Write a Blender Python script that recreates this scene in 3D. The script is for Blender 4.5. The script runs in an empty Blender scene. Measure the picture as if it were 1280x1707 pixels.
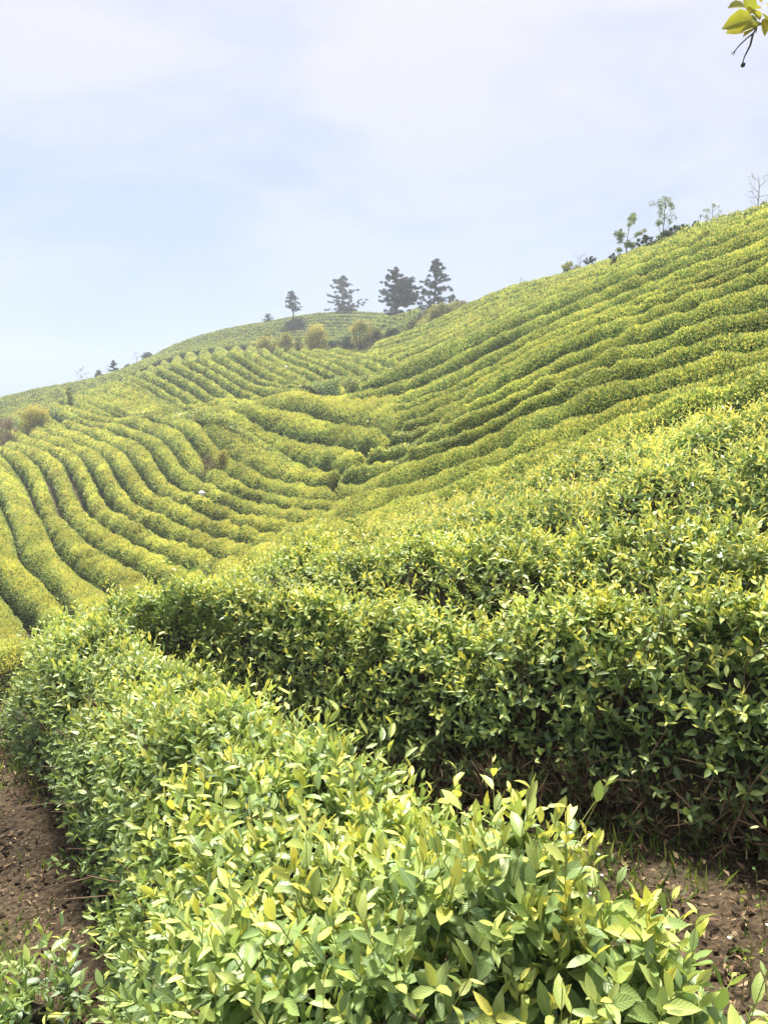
import bpy, math, random
import numpy as np
from mathutils import Vector
rng = np.random.default_rng(11)
random.seed(5)
SC = bpy.context.scene
C = SC.collection

# ------------------------------------------------------------------ camera
ZC = 1.5
FPX, PITCH = 1232.0, math.radians(6.2)
cam = bpy.data.objects.new('camera', bpy.data.cameras.new('camera')); C.objects.link(cam)
cam.data.sensor_fit = 'VERTICAL'; cam.data.sensor_height = 36.0
cam.data.lens = 36.0 * FPX / 1707.0
cam.data.clip_start = 0.05; cam.data.clip_end = 9000
cam.location = (0, 0, ZC); cam.rotation_euler = (math.pi/2 - PITCH, 0, 0)
SC.camera = cam

# ------------------------------------------------------------------ light
SUN_EL, SUN_AZ = math.radians(66), math.radians(-12)     # azimuth measured from +Y (view direction) towards +X
sd = Vector((math.sin(SUN_AZ)*math.cos(SUN_EL), math.cos(SUN_AZ)*math.cos(SUN_EL), math.sin(SUN_EL)))
sl = bpy.data.lights.new('sun', 'SUN'); sl.energy = 3.3; sl.angle = math.radians(11.0); sl.color = (1.0, 0.95, 0.86)
so = bpy.data.objects.new('sun', sl); C.objects.link(so); so.rotation_euler = sd.to_track_quat('Z', 'Y').to_euler()
W = bpy.data.worlds.new("World"); SC.world = W; W.use_nodes = True
def world():
    nt = W.node_tree; N = nt.nodes; L = nt.links
    for n in list(N): N.remove(n)
    out = N.new('ShaderNodeOutputWorld'); bg = N.new('ShaderNodeBackground'); L.new(bg.outputs[0], out.inputs[0])
    sky = N.new('ShaderNodeTexSky'); sky.sky_type = 'NISHITA'; sky.sun_disc = False
    sky.sun_elevation = SUN_EL; sky.sun_rotation = SUN_AZ; sky.air_density = 1.0; sky.dust_density = 1.5; sky.ozone_density = 1.0
    sk = N.new('ShaderNodeVectorMath'); sk.operation = 'SCALE'; sk.inputs['Scale'].default_value = 0.055
    L.new(sky.outputs[0], sk.inputs[0])
    tc = N.new('ShaderNodeTexCoord')
    mp = N.new('ShaderNodeMapping'); mp.inputs['Scale'].default_value = (1.0, 1.0, 2.6); mp.inputs['Location'].default_value = (3.1, .4, .9)
    L.new(tc.outputs['Generated'], mp.inputs[0])
    nz = N.new('ShaderNodeTexNoise'); nz.inputs['Scale'].default_value = 2.3; nz.inputs['Detail'].default_value = 6; nz.inputs['Roughness'].default_value = .52
    nz.inputs['Distortion'].default_value = .3
    L.new(mp.outputs[0], nz.inputs[0])
    sp = N.new('ShaderNodeSeparateXYZ'); L.new(tc.outputs['Generated'], sp.inputs[0])
    # veil of high cloud: thicker with height, broken by noise
    mr = N.new('ShaderNodeMapRange'); mr.inputs['From Min'].default_value = .40; mr.inputs['From Max'].default_value = .54
    mr.inputs['To Min'].default_value = 0.0; mr.inputs['To Max'].default_value = 1; L.new(nz.outputs[0], mr.inputs[0])
    # cloud veil colour against blue-white air
    c1 = N.new('ShaderNodeMix'); c1.data_type = 'RGBA'
    c1.inputs[6].default_value = (0.60, 0.67, 0.85, 1); c1.inputs[7].default_value = (0.97, 0.90, 1.0, 1)
    L.new(mr.outputs[0], c1.inputs[0])
    # pale blue air low down
    hr = N.new('ShaderNodeMapRange'); hr.inputs['From Min'].default_value = .02; hr.inputs['From Max'].default_value = .55
    hr.inputs['To Min'].default_value = 0; hr.inputs['To Max'].default_value = 1; L.new(sp.outputs[2], hr.inputs[0])
    c2 = N.new('ShaderNodeMix'); c2.data_type = 'RGBA'
    c2.inputs[6].default_value = (0.55, 0.71, 0.92, 1); L.new(hr.outputs[0], c2.inputs[0]); 
    c3 = N.new('ShaderNodeMix'); c3.data_type = 'RGBA'; c3.inputs[0].default_value = .5
    L.new(c1.outputs[2], c3.inputs[6]); c3.inputs[7].default_value = (0.93, 0.90, 0.98, 1)
    hh = N.new('ShaderNodeMath'); hh.operation = 'POWER'; hh.inputs[1].default_value = 3.5; L.new(hr.outputs[0], hh.inputs[0]); L.new(hh.outputs[0], c3.inputs[0])
    L.new(c3.outputs[2], c2.inputs[7])
    # below-horizon air stays the same pale blue
    mx = N.new('ShaderNodeMix'); mx.data_type = 'RGBA'; mx.inputs[0].default_value = .90
    L.new(sk.outputs[0], mx.inputs[6]); 
    # weaken to physical level; exposure brings it back
    sc2 = N.new('ShaderNodeVectorMath'); sc2.operation = 'SCALE'; sc2.inputs['Scale'].default_value = 0.258
    L.new(c2.outputs[2], sc2.inputs[0]); L.new(sc2.outputs[0], mx.inputs[7])
    L.new(mx.outputs[2], bg.inputs[0]); bg.inputs[1].default_value = 1.0
world()
SC.view_settings.view_transform = 'Standard'; SC.view_settings.look = 'None'
SC.view_settings.exposure = 1.88; SC.view_settings.gamma = 1.0

# ------------------------------------------------------------------ photo rays and terrain
cp, sp_ = math.cos(PITCH), math.sin(PITCH)
def ray(u, v):
    u = np.asarray(u, float); v = np.asarray(v, float)
    x = (u-640)/FPX; zc = (853.5-v)/FPX
    dy = cp + zc*sp_; dz = zc*cp - sp_
    return x/dy, dz/dy                       # per metre of forward distance
# (u, v, forward distance): the tops of the tea hedges
CP = [
 # near rows
 (1100,1400,1.15),(850,1350,1.5),(600,1230,2.1),(430,1150,2.75),(200,1130,3.6),(0,1100,3.9),(100,1062,5.2),(0,1078,4.7),(0,1240,2.9),(300,1400,1.75),(700,1560,1.05),
 (900,1090,2.35),(900,1000,3.35),(900,860,4.3),(900,805,5.8),(900,775,6.6),(900,768,8.0),(900,738,9.6),
 (1240,1100,2.05),(1240,985,2.75),(1240,850,3.3),(1240,750,4.3),(1240,670,5.6),(1240,635,7.2),(1240,600,8.4),
 (600,1130,2.85),(600,990,3.95),(600,930,4.95),(600,888,6.0),(600,895,8.5),(600,868,12),
 (300,1095,3.9),(300,1000,5.1),(300,1015,8),(300,980,14),
 (450,1110,3.2),(450,960,4.6),(450,925,6.0),(450,940,9),(450,905,15.5),
 (100,1085,8),(100,1040,13),(0,1100,8),(750,850,6.3),(750,850,8.5),(750,822,10.5),
 # left field
 (40,970,17.5),(0,880,22),(200,850,26.5),(60,740,41),(150,745,39),(350,940,17.5),(300,880,22.5),(100,880,23),(0,760,36),
 (230,700,42),(130,690,50),(60,705,50),(300,720,36),(120,660,60),(60,700,58),(0,745,48),
 (450,880,19),(500,840,20),(500,760,26),(560,790,21.5),(480,700,30),(400,790,25.5),(450,657,34),(330,671,36.5),(230,690,42.5),
 (450,673,37.5),(400,678,38),(330,686,39.5),(300,685,42),(230,694,45),(640,640,30),(560,655,32),
 # beyond the middle ridge
 (450,643,41),(450,610,49),(450,583,57),(350,590,57),(280,607,57),(200,640,57),(350,640,46),(550,625,42),(560,590,54),(600,595,50),
 (450,588,62),(350,598,62),(250,620,62),(180,645,64),
 # far hill
 (0,690,75),(100,672,75),(200,635,78),(300,590,80),(400,575,82),(500,572,85),(560,570,82),
 (0,666,92),(60,650,94),(120,640,95),(180,630,96),(240,600,98),(300,571,100),(380,549,102),(440,540,104),(500,527,106),(560,520,107),(640,520,106),(600,545,92),
 (0,676,110),(200,640,115),(400,560,120),(600,535,125),
 # right slope
 (640,700,23),(640,800,17),(600,830,15.5),(640,860,12.5),(700,650,25),(700,600,36),(640,620,38),(760,530,60),(690,572,50),(620,588,54),
 (900,700,11.3),(900,600,16.5),(900,520,27),(950,458,42),(850,480,50),(790,497,56),(750,700,16),(750,600,28),(820,650,16.5),
 (1050,620,10.5),(1050,520,16),(1050,440,29),(1040,430,35),(1100,402,33),(1200,550,10.2),(1200,500,12.2),(1200,420,16.8),(1200,376,24),(1180,375,29),(1280,345,24.5),(1280,450,12.6),(1280,560,8.9),
 (1280,360,30),(1100,420,42),(950,475,54),
 # grassy shoulder behind the right slope
 (620,580,64),(680,545,66),(740,515,68),(700,515,76),(640,530,80),(760,494,74),(800,492,72),(640,560,72),(750,505,86),(850,495,80),
]
pts = []
for u, v, d in CP:
    a, b = ray(u, v); pts.append((a*d, d, ZC + b*d))
# world-space anchors outside the picture
pts += [(0,0,.72),(-1,.2,.55),(1.2,0,1.05),(0,-2,.7),(-3,0,.1),(3.5,0,1.9),(3.5,3,2.1),(7,4,3.6),(-5,3,-.6),(-10,4,-2.4),(-16,8,-3.4),(12,8,6.0),
        (20,12,8.5),(30,30,8),(14,60,8),(24,45,7),(12,80,6),(-30,30,-1),(-45,60,0),(0,-20,0),(-20,-10,-3),(20,-10,6),(45,60,2),(-70,80,-2),(60,100,-3),(0,140,8),(-80,130,-6),(50,150,-4)]
P = np.array(pts)
def tps_fit(P, lam):
    n = len(P); d = np.hypot(P[:,None,0]-P[None,:,0], P[:,None,1]-P[None,:,1])
    K = np.where(d > 0, d*d*np.log(np.maximum(d, 1e-9)), 0)
    # smoothing grows with distance from the camera
    r = np.hypot(P[:,0], P[:,1]); K = K + np.diag(lam*(0.02+r*0.12)**2)
    Q = np.c_[np.ones(n), P[:,:2]]
    A = np.zeros((n+3, n+3)); A[:n,:n] = K; A[:n,n:] = Q; A[n:,:n] = Q.T
    b = np.zeros(n+3); b[:n] = P[:,2]
    return np.linalg.solve(A, b)
TW = tps_fit(P, 0.22)
def ztop(x, y):
    x = np.asarray(x, float); y = np.asarray(y, float); sh = x.shape; x = x.ravel(); y = y.ravel()
    out = np.empty(len(x)); n = len(P)
    for i in range(0, len(x), 20000):
        xs = x[i:i+20000]; ys = y[i:i+20000]
        d2 = (xs[:,None]-P[None,:,0])**2 + (ys[:,None]-P[None,:,1])**2
        out[i:i+20000] = (0.5*d2*np.log(np.maximum(d2, 1e-12))) @ TW[:n] + TW[n] + TW[n+1]*xs + TW[n+2]*ys
    # far away the land settles to a low plain
    r = np.hypot(x-0, y-40); k = np.clip((r-95)/110, 0, 1); k = k*k*(3-2*k)
    out = out*(1-k) + (-14)*k
    return out.reshape(sh)
HED = 0.72
def zground(x, y): return ztop(x, y) - HED
def project(uv, dmin, dmax=130):
    uv = np.array(uv, float); a, b = ray(uv[:,0], uv[:,1])
    ds = np.geomspace(dmin, dmax, 700)
    X = a[:,None]*ds; Y = np.broadcast_to(ds, X.shape); Z = ZC + b[:,None]*ds
    G = ztop(X, Y) - Z
    res = []
    for i in range(len(uv)):
        g = G[i]; h = np.where(g >= 0)[0]
        if len(h) and h[0] > 0:
            j = h[0]; t = g[j-1]/(g[j-1]-g[j]); d = ds[j-1] + t*(ds[j]-ds[j-1])
        elif len(h): d = ds[0]
        else: d = ds[int(np.argmax(g/ds))]
        res.append((a[i]*d, d))
    return np.array(res)
def resample(p, n):
    s = np.r_[0, np.cumsum(np.hypot(*np.diff(p, axis=0).T))]
    t = np.linspace(0, s[-1], n)
    return np.c_[np.interp(t, s, p[:,0]), np.interp(t, s, p[:,1])]
def smooth(p, k=2):
    for _ in range(k):
        q = p.copy(); q[1:-1] = .25*p[:-2] + .5*p[1:-1] + .25*p[2:]; p = q
    return p
def extend(p, a=0, b=0):
    if a: d = p[0]-p[1]; d = d/np.hypot(*d); p = np.r_[[p[0]+d*a], p]
    if b: d = p[-1]-p[-2]; d = d/np.hypot(*d); p = np.r_[p, [p[-1]+d*b]]
    return p
def line(uv, dmin, a=0, b=0, n=60):
    # cubic-ish densify in the picture, then onto the land, then evened out
    uv = np.array(uv, float); t = np.r_[0, np.cumsum(np.hypot(*np.diff(uv, axis=0).T))]
    tt = np.linspace(0, t[-1], 40)
    q = np.c_[np.interp(tt, t, uv[:,0]), np.interp(tt, t, uv[:,1])]
    w = project(q, dmin)
    return smooth(resample(extend(smooth(w, 4), a, b), n), 3)

# ------------------------------------------------------------------ helpers: tags, meshes, materials
def tag(o, label=None, cat=None, group=None, kind=None):
    if label: o['label'] = label
    if cat: o['category'] = cat
    if group: o['group'] = group
    if kind: o['kind'] = kind
    return o
def npmesh(name, verts, quads=None, tris=None, mats=(), smooth_=False, age=None, uv=None, midx=None, parent=None, loc=None):
    verts = np.asarray(verts, np.float32)
    if loc is not None: verts = verts - np.asarray(loc, np.float32)
    nq = 0 if quads is None else len(quads); nt = 0 if tris is None else len(tris)
    li = []
    if nq: li.append(np.asarray(quads, np.int32).ravel())
    if nt: li.append(np.asarray(tris, np.int32).ravel())
    li = np.concatenate(li); tot = np.r_[np.full(nq, 4), np.full(nt, 3)].astype(np.int32)
    st = np.r_[0, np.cumsum(tot)[:-1]].astype(np.int32)
    me = bpy.data.meshes.new(name); me.vertices.add(len(verts)); me.vertices.foreach_set('co', verts.ravel())
    me.loops.add(len(li)); me.loops.foreach_set('vertex_index', li)
    me.polygons.add(len(tot)); me.polygons.foreach_set('loop_start', st)
    me.update(calc_edges=True)
    me.polygons.foreach_set('use_smooth', np.full(len(tot), bool(smooth_)))
    if midx is not None: me.polygons.foreach_set('material_index', np.asarray(midx, np.int32))
    if age is not None:
        at = me.attributes.new('age', 'FLOAT', 'POINT'); at.data.foreach_set('value', np.asarray(age, np.float32))
    if uv is not None:
        l = me.attributes.new('leafuv', 'FLOAT_VECTOR', 'POINT'); l.data.foreach_set('vector', np.asarray(uv, np.float32).ravel())
    for m in mats: me.materials.append(m)
    o = bpy.data.objects.new(name, me); C.objects.link(o)
    if loc is not None and parent is None: o.location = loc
    if parent is not None: o.parent = parent
    return o
def empty(name, loc):
    o = bpy.data.objects.new(name, None); C.objects.link(o); o.location = loc; o.empty_display_size = .2
    return o

def mat(name):
    m = bpy.data.materials.new(name); m.use_nodes = True
    return m, m.node_tree.nodes, m.node_tree.links, m.node_tree.nodes['Principled BSDF']
def ramp(N, stops):
    r = N.new('ShaderNodeValToRGB'); e = r.color_ramp.elements
    while len(e) > 1: e.remove(e[-1])
    e[0].position = stops[0][0]; e[0].color = (*stops[0][1], 1)
    for p, c in stops[1:]:
        k = e.new(p); k.color = (*c, 1)
    return r
def leaf_material(name, stops, trans=.3, rough=.42, spec=.5, detail=False):
    m, N, L, b = mat(name)
    at = N.new('ShaderNodeAttribute'); at.attribute_name = 'age'
    r = ramp(N, stops); L.new(at.outputs['Fac'], r.inputs[0])
    col = r.outputs[0]
    geo = N.new('ShaderNodeNewGeometry')
    nz = N.new('ShaderNodeTexNoise'); nz.inputs['Scale'].default_value = .55 if not detail else 3.0; nz.inputs['Detail'].default_value = 3
    L.new(geo.outputs['Position'], nz.inputs[0])
    hs = N.new('ShaderNodeHueSaturation')
    mr = N.new('ShaderNodeMapRange'); mr.inputs['To Min'].default_value = .78; mr.inputs['To Max'].default_value = 1.22
    mr.inputs['From Min'].default_value = .3; mr.inputs['From Max'].default_value = .7
    L.new(nz.outputs[0], mr.inputs[0]); L.new(mr.outputs[0], hs.inputs['Value']); L.new(col, hs.inputs['Color'])
    col = hs.outputs[0]
    if detail:
        uv = N.new('ShaderNodeAttribute'); uv.attribute_name = 'leafuv'
        sx = N.new('ShaderNodeSeparateXYZ'); L.new(uv.outputs['Vector'], sx.inputs[0])
        ab = N.new('ShaderNodeMath'); ab.operation = 'ABSOLUTE'; L.new(sx.outputs[0], ab.inputs[0])
        mid = N.new('ShaderNodeMapRange'); mid.inputs['From Min'].default_value = .03; mid.inputs['From Max'].default_value = .12
        mid.inputs['To Min'].default_value = 1; mid.inputs['To Max'].default_value = 0; L.new(ab.outputs[0], mid.inputs[0])
        # slanting side veins
        ad = N.new('ShaderNodeMath'); ad.operation = 'MULTIPLY_ADD'; ad.inputs[1].default_value = -.32; L.new(ab.outputs[0], ad.inputs[0]); L.new(sx.outputs[1], ad.inputs[2])
        mu = N.new('ShaderNodeMath'); mu.operation = 'MULTIPLY'; mu.inputs[1].default_value = 46; L.new(ad.outputs[0], mu.inputs[0])
        sn = N.new('ShaderNodeMath'); sn.operation = 'SINE'; L.new(mu.outputs[0], sn.inputs[0])
        mixc = N.new('ShaderNodeMix'); mixc.data_type = 'RGBA'; mixc.blend_type = 'MIX'
        f = N.new('ShaderNodeMath'); f.operation = 'MULTIPLY'; f.inputs[1].default_value = .35; L.new(mid.outputs[0], f.inputs[0])
        L.new(f.outputs[0], mixc.inputs[0]); L.new(col, mixc.inputs[6]); mixc.inputs[7].default_value = (.42, .5, .16, 1)
        col = mixc.outputs[2]
        bp = N.new('ShaderNodeBump'); bp.inputs['Strength'].default_value = .22; bp.inputs['Distance'].default_value = .0006
        sb = N.new('ShaderNodeMath'); sb.operation = 'MULTIPLY_ADD'; sb.inputs[1].default_value = -1.5; L.new(mid.outputs[0], sb.inputs[0]); L.new(sn.outputs[0], sb.inputs[2])
        L.new(sb.outputs[0], bp.inputs['Height']); L.new(bp.outputs[0], b.inputs['Normal'])
    L.new(col, b.inputs['Base Color'])
    b.inputs['Roughness'].default_value = rough; b.inputs['Specular IOR Level'].default_value = spec
    tr = N.new('ShaderNodeBsdfTranslucent')
    tc = N.new('ShaderNodeMix'); tc.data_type = 'RGBA'; tc.blend_type = 'MULTIPLY'; tc.inputs[0].default_value = 1
    L.new(col, tc.inputs[6]); tc.inputs[7].default_value = (1.15, 1.12, .70, 1); L.new(tc.outputs[2], tr.inputs[0])
    mx = N.new('ShaderNodeMixShader'); mx.inputs[0].default_value = trans
    L.new(b.outputs[0], mx.inputs[1]); L.new(tr.outputs[0], mx.inputs[2])
    L.new(mx.outputs[0], N['Material Output'].inputs[0])
    return m
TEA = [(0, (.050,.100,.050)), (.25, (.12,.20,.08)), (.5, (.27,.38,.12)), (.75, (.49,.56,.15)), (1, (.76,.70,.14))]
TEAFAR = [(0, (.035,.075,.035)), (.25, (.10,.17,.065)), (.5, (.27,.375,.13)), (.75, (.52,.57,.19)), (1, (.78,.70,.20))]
M_leaf = leaf_material('tea_leaf_near', TEA, .30, .40, .5, True)
M_leafm = leaf_material('tea_leaf', TEAFAR, .28, .40, .5)
M_leaff = leaf_material('tea_leaf_far', TEAFAR, .22, .6, .25)
M_pine = leaf_material('pine_needles', [(0, (.018,.038,.024)), (1, (.05,.09,.055))], .1, .7, .2)
M_shrub = leaf_material('shrub_leaves', [(0, (.09,.13,.05)), (.5, (.32,.34,.11)), (1, (.66,.58,.18))], .25, .6, .2)
M_dshrub = leaf_material('dark_shrub_leaves', [(0, (.02,.04,.018)), (.5, (.05,.09,.035)), (1, (.10,.15,.05))], .2, .6, .2)
M_brown = leaf_material('dry_shrub_leaves', [(0, (.18,.13,.09)), (.5, (.34,.26,.19)), (1, (.48,.40,.26))], .15, .8, .1)
M_sap = leaf_material('sapling_leaves', [(0, (.09,.14,.07)), (.5, (.22,.29,.12)), (1, (.42,.46,.20))], .35, .6, .2)
def simple(name, c1, c2, scale, rough=.85, bump=0, bd=.01):
    m, N, L, b = mat(name)
    geo = N.new('ShaderNodeNewGeometry')
    nz = N.new('ShaderNodeTexNoise'); nz.inputs['Scale'].default_value = scale; nz.inputs['Detail'].default_value = 5
    L.new(geo.outputs['Position'], nz.inputs[0]); r = ramp(N, [(.3, c1), (.7, c2)]); L.new(nz.outputs[0], r.inputs[0])
    L.new(r.outputs[0], b.inputs['Base Color']); b.inputs['Roughness'].default_value = rough; b.inputs['Specular IOR Level'].default_value = .25
    if bump:
        bp = N.new('ShaderNodeBump'); bp.inputs['Strength'].default_value = bump; bp.inputs['Distance'].default_value = bd
        L.new(nz.outputs[0], bp.inputs['Height']); L.new(bp.outputs[0], b.inputs['Normal'])
    return m
M_twig = simple('tea_wood', (.10,.065,.04), (.22,.15,.09), 14)
M_shoot = simple('green_stem', (.16,.20,.05), (.30,.30,.09), 10, .6)
M_core = simple('hedge_inside', (.022,.022,.012), (.06,.05,.03), 22, .95, 1.0, .05)  # near-black colour stands in for the shade deep inside the hedge
M_coref = simple('hedge_inside_far', (.018,.030,.012), (.045,.06,.022), 5, .95)  # dark hull colour paints the shade within and between the far rows
M_bark = simple('bark', (.05,.04,.035), (.13,.11,.09), 6, .9, .6, .02)
M_pale = simple('pale_bark', (.20,.18,.16), (.34,.31,.27), 6, .9)
M_white = simple('white_plastic', (.72,.73,.75), (.85,.85,.86), 6, .5)
M_rock = simple('pinkish_rock', (.40,.33,.29), (.62,.53,.47), 3, .9, .5, .03)
M_straw = simple('dry_straw', (.26,.19,.10), (.46,.36,.20), 25, .9)
M_litter = simple('brown_litter', (.07,.045,.03), (.20,.13,.08), 30, .9)
M_weed = leaf_material('weed_leaves', [(0, (.05,.10,.02)), (.5, (.14,.22,.04)), (1, (.36,.42,.08))], .3, .5, .3)

# ------------------------------------------------------------------ leaves
def norm(a): return a/np.maximum(np.linalg.norm(a, axis=-1, keepdims=True), 1e-9)
def leaves8(base, X, Nn, Ln, Wd, bend, fold=.22):
    """leaf blades: spine, tip and both margins, folded, bent and a little twisted."""
    n = len(base); X = norm(X); Y = norm(np.cross(Nn, X)); Z = np.cross(X, Y)
    xs = np.array([0, .27, .54, .80, 1.0, .20, .48, .77, .20, .48, .77]); ys = np.array([0,0,0,0,0, .36,.50,.33, -.36,-.50,-.33])
    Ln = Ln[:,None]; Wd = Wd[:,None]; b = bend[:,None]; tw = rng.normal(0,.18,n)[:,None]; fo = fold*rng.uniform(.2,1.5,n)[:,None]
    lx = xs*Ln*(1-.12*np.abs(b)*xs); ly = ys*Wd + (xs**2)*Ln*rng.normal(0,.06,n)[:,None]
    lz = -b*Ln*.5*xs**2 + np.abs(ys)*Wd*fo*2 + ys*xs*Wd*tw*2 + rng.normal(0,.03,(n,11))*Wd*(np.abs(ys)>0)
    v = base[:,None,:] + lx[...,None]*X[:,None,:] + ly[...,None]*Y[:,None,:] + lz[...,None]*Z[:,None,:]
    o = (np.arange(n)*11)[:,None]
    tr = np.array([[0,1,5],[7,3,4],[0,8,1],[10,4,3]]); q = np.array([[5,1,2,6],[6,2,3,7],[1,8,9,2],[2,9,10,3]])
    tris = (o[:,:,None] + tr[None]).reshape(-1,3); quads = (o[:,:,None] + q[None]).reshape(-1,4)
    uv = np.tile(np.c_[ys*2, xs, xs*0], (n,1))
    return v.reshape(-1,3), quads, tris, uv
def leaves4(base, X, Nn, Ln, Wd, fold=.25):
    n = len(base); X = norm(X); Y = norm(np.cross(Nn, X)); Z = np.cross(X, Y)
    Ln = Ln[:,None]; Wd = Wd[:,None]
    v = np.stack([base, base + X*Ln*.45 + Y*Wd*.5 + Z*Wd*fold, base + X*Ln - Z*Ln*.08, base + X*Ln*.45 - Y*Wd*.5 + Z*Wd*fold], 1)
    o = (np.arange(n)*4)[:,None]
    tris = (o[:,:,None] + np.array([[0,2,1],[0,3,2]])[None]).reshape(-1,3)
    return v.reshape(-1,3), tris
def rnd3(n): return norm(rng.normal(size=(n,3)))
def tubes(segs, k=3):
    """segs: list of (pts (m,3), radii (m,)) -> verts, quads"""
    V = []; Q = []; off = 0
    ang = np.arange(k)*2*math.pi/k
    for p, r in segs:
        p = np.asarray(p, float); m = len(p); t = norm(np.gradient(p, axis=0))
        a = np.cross(t, (0.31,.2,.93)); a = norm(np.where(np.linalg.norm(a, axis=1, keepdims=True) < 1e-3, (1,0,0), a)); b = np.cross(t, a)
        r = np.broadcast_to(np.asarray(r, float), (m,))
        ring = p[:,None,:] + r[:,None,None]*(np.cos(ang)[None,:,None]*a[:,None,:] + np.sin(ang)[None,:,None]*b[:,None,:])
        V.append(ring.reshape(-1,3))
        i = np.arange(m-1)[:,None]*k; j = np.arange(k)[None,:]; jn = (j+1) % k
        Q.append(np.stack([i+j, i+jn, i+k+jn, i+k+j], -1).reshape(-1,4) + off); off += m*k
    return np.concatenate(V), np.concatenate(Q)

def branchy(segs, tips, p, d, L, r, depth, spread=.6, gnarl=.18, kids=3, up=.15):
    n = 5; pts_ = [p]; dd = d.copy()
    for i in range(n-1):
        dd = norm(dd + rng.normal(0, gnarl, 3) + np.array([0,0,up*.3])); pts_.append(pts_[-1] + dd*L/(n-1))
    pts_ = np.array(pts_); segs.append((pts_, np.linspace(r, r*.5, n)))
    if depth == 0: tips.append((pts_[-1], dd)); tips.append((pts_[-2], dd)); return
    for k in range(kids):
        f = rng.uniform(.35, 1.0) if k else 1.0
        q = pts_[min(n-1, int(round(f*(n-1))))]
        nd = norm(dd + rnd3(1)[0]*spread + np.array([0,0,up]))
        branchy(segs, tips, q, nd, L*rng.uniform(.55,.8), r*.55, depth-1, spread, gnarl, kids, up)

# ------------------------------------------------------------------ hedge rows
def vnoise(x, y, s=0.0):
    return (np.sin(x*1.7+y*2.3+s)+np.sin(x*3.1-y*1.9+1.3*s)+np.sin(-x*4.3+y*5.1+2.1*s)*.7+np.sin(x*7.9+y*6.7+s*.7)*.45)/3.1
def loft(g0, g1, ns, nt, H, gap, inset=0.0, rough=1.0, seed=0.0, pw=2.6, level=0.0):
    """surface of a clipped hedge standing between two furrow lines"""
    t = np.linspace(0, 1, nt)[None,:]; A = resample(g0, ns)[:,None,:]; B = resample(g1, ns)[:,None,:]
    wid = np.linalg.norm(B-A, axis=2)
    c = np.clip((gap+inset)/np.maximum(wid, .2), 0, .42)
    # angle-like spacing gives points on the flanks
    e = .5-.5*np.cos(math.pi*t)*(1.0)
    e = .5*e + .5*(.5+np.sign(t-.5)*.5*np.abs(2*t-1)**.6)
    f = c + (1-2*c)*e
    XY = A[:,:,:]*(1-f[...,None]) + B*f[...,None]
    w = np.abs(2*e-1); pr = (1-w**pw)**.55
    wob = vnoise(XY[...,0]*1.1, XY[...,1]*1.1, seed)*.7 + vnoise(XY[...,0]*2.6, XY[...,1]*2.6, seed+5)*.8
    zt = ztop(XY[...,0], XY[...,1]); lv = np.clip(zt[:, nt//2:nt//2+1] - zt, -.45, .45)*level*np.clip(pr*1.6, 0, 1)
    Hh = (H - inset)
    cen = np.linspace(0, 1, ns)[:,None]; Ltot = np.hypot(*np.diff(A[:,0], axis=0).T).sum(); endf = np.clip(np.minimum(cen, 1-cen)*Ltot/.45, 0, 1)**.5
    z = zt - HED + lv + (Hh*pr + .09*rough*wob*pr + .03)*endf
    # sideways bulge
    dirn = norm(B-A); XY = XY + dirn*(np.sign(e-.5)*.05*rough*vnoise(XY[...,0]*2.1, z*2, seed+3)[...])[...,None]*(w[...,None]>.3)
    return np.dstack([XY, z])
def sample_grid(G, n_fn, boost=None):
    a = G[:-1,:-1]; b = G[1:,:-1]; c = G[1:,1:]; d = G[:-1,1:]
    nrm = np.cross(b-a, d-a) + np.cross(c-b, c-d)*1.0
    area = np.linalg.norm(np.cross(b-a, d-a), axis=2)*.5 + np.linalg.norm(np.cross(c-b, c-d), axis=2)*.5
    nn = norm(np.cross(c-a, d-b)); nn = nn*(1 if nn[...,2].mean() > 0 else -1)
    cen = (a+b+c+d)/4
    dens = n_fn(cen)
    if boost is not None: dens = dens*boost(G)
    lam = (area*dens).ravel(); cnt = rng.poisson(lam)
    idx = np.repeat(np.arange(len(lam)), cnt); m = len(idx)
    u = rng.random(m)[:,None]; v = rng.random(m)[:,None]
    fa, fb, fc, fd = [q.reshape(-1,3)[idx] for q in (a,b,c,d)]
    p = fa*(1-u)*(1-v) + fb*u*(1-v) + fc*u*v + fd*(1-u)*v
    nt = G.shape[1]-1
    tt = (idx % nt + v[:,0])/nt
    return p, nn.reshape(-1,3)[idx], tt
def orient_out(n, p, G):
    """make normals face away from the hedge's inside"""
    return n
def grid_faces(ns, nt):
    i = np.arange(ns-1)[:,None]*nt; j = np.arange(nt-1)[None,:]
    return np.stack([i+j, i+nt+j, i+nt+j+1, i+j+1], -1).reshape(-1,4)
ALLROWS = []
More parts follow.
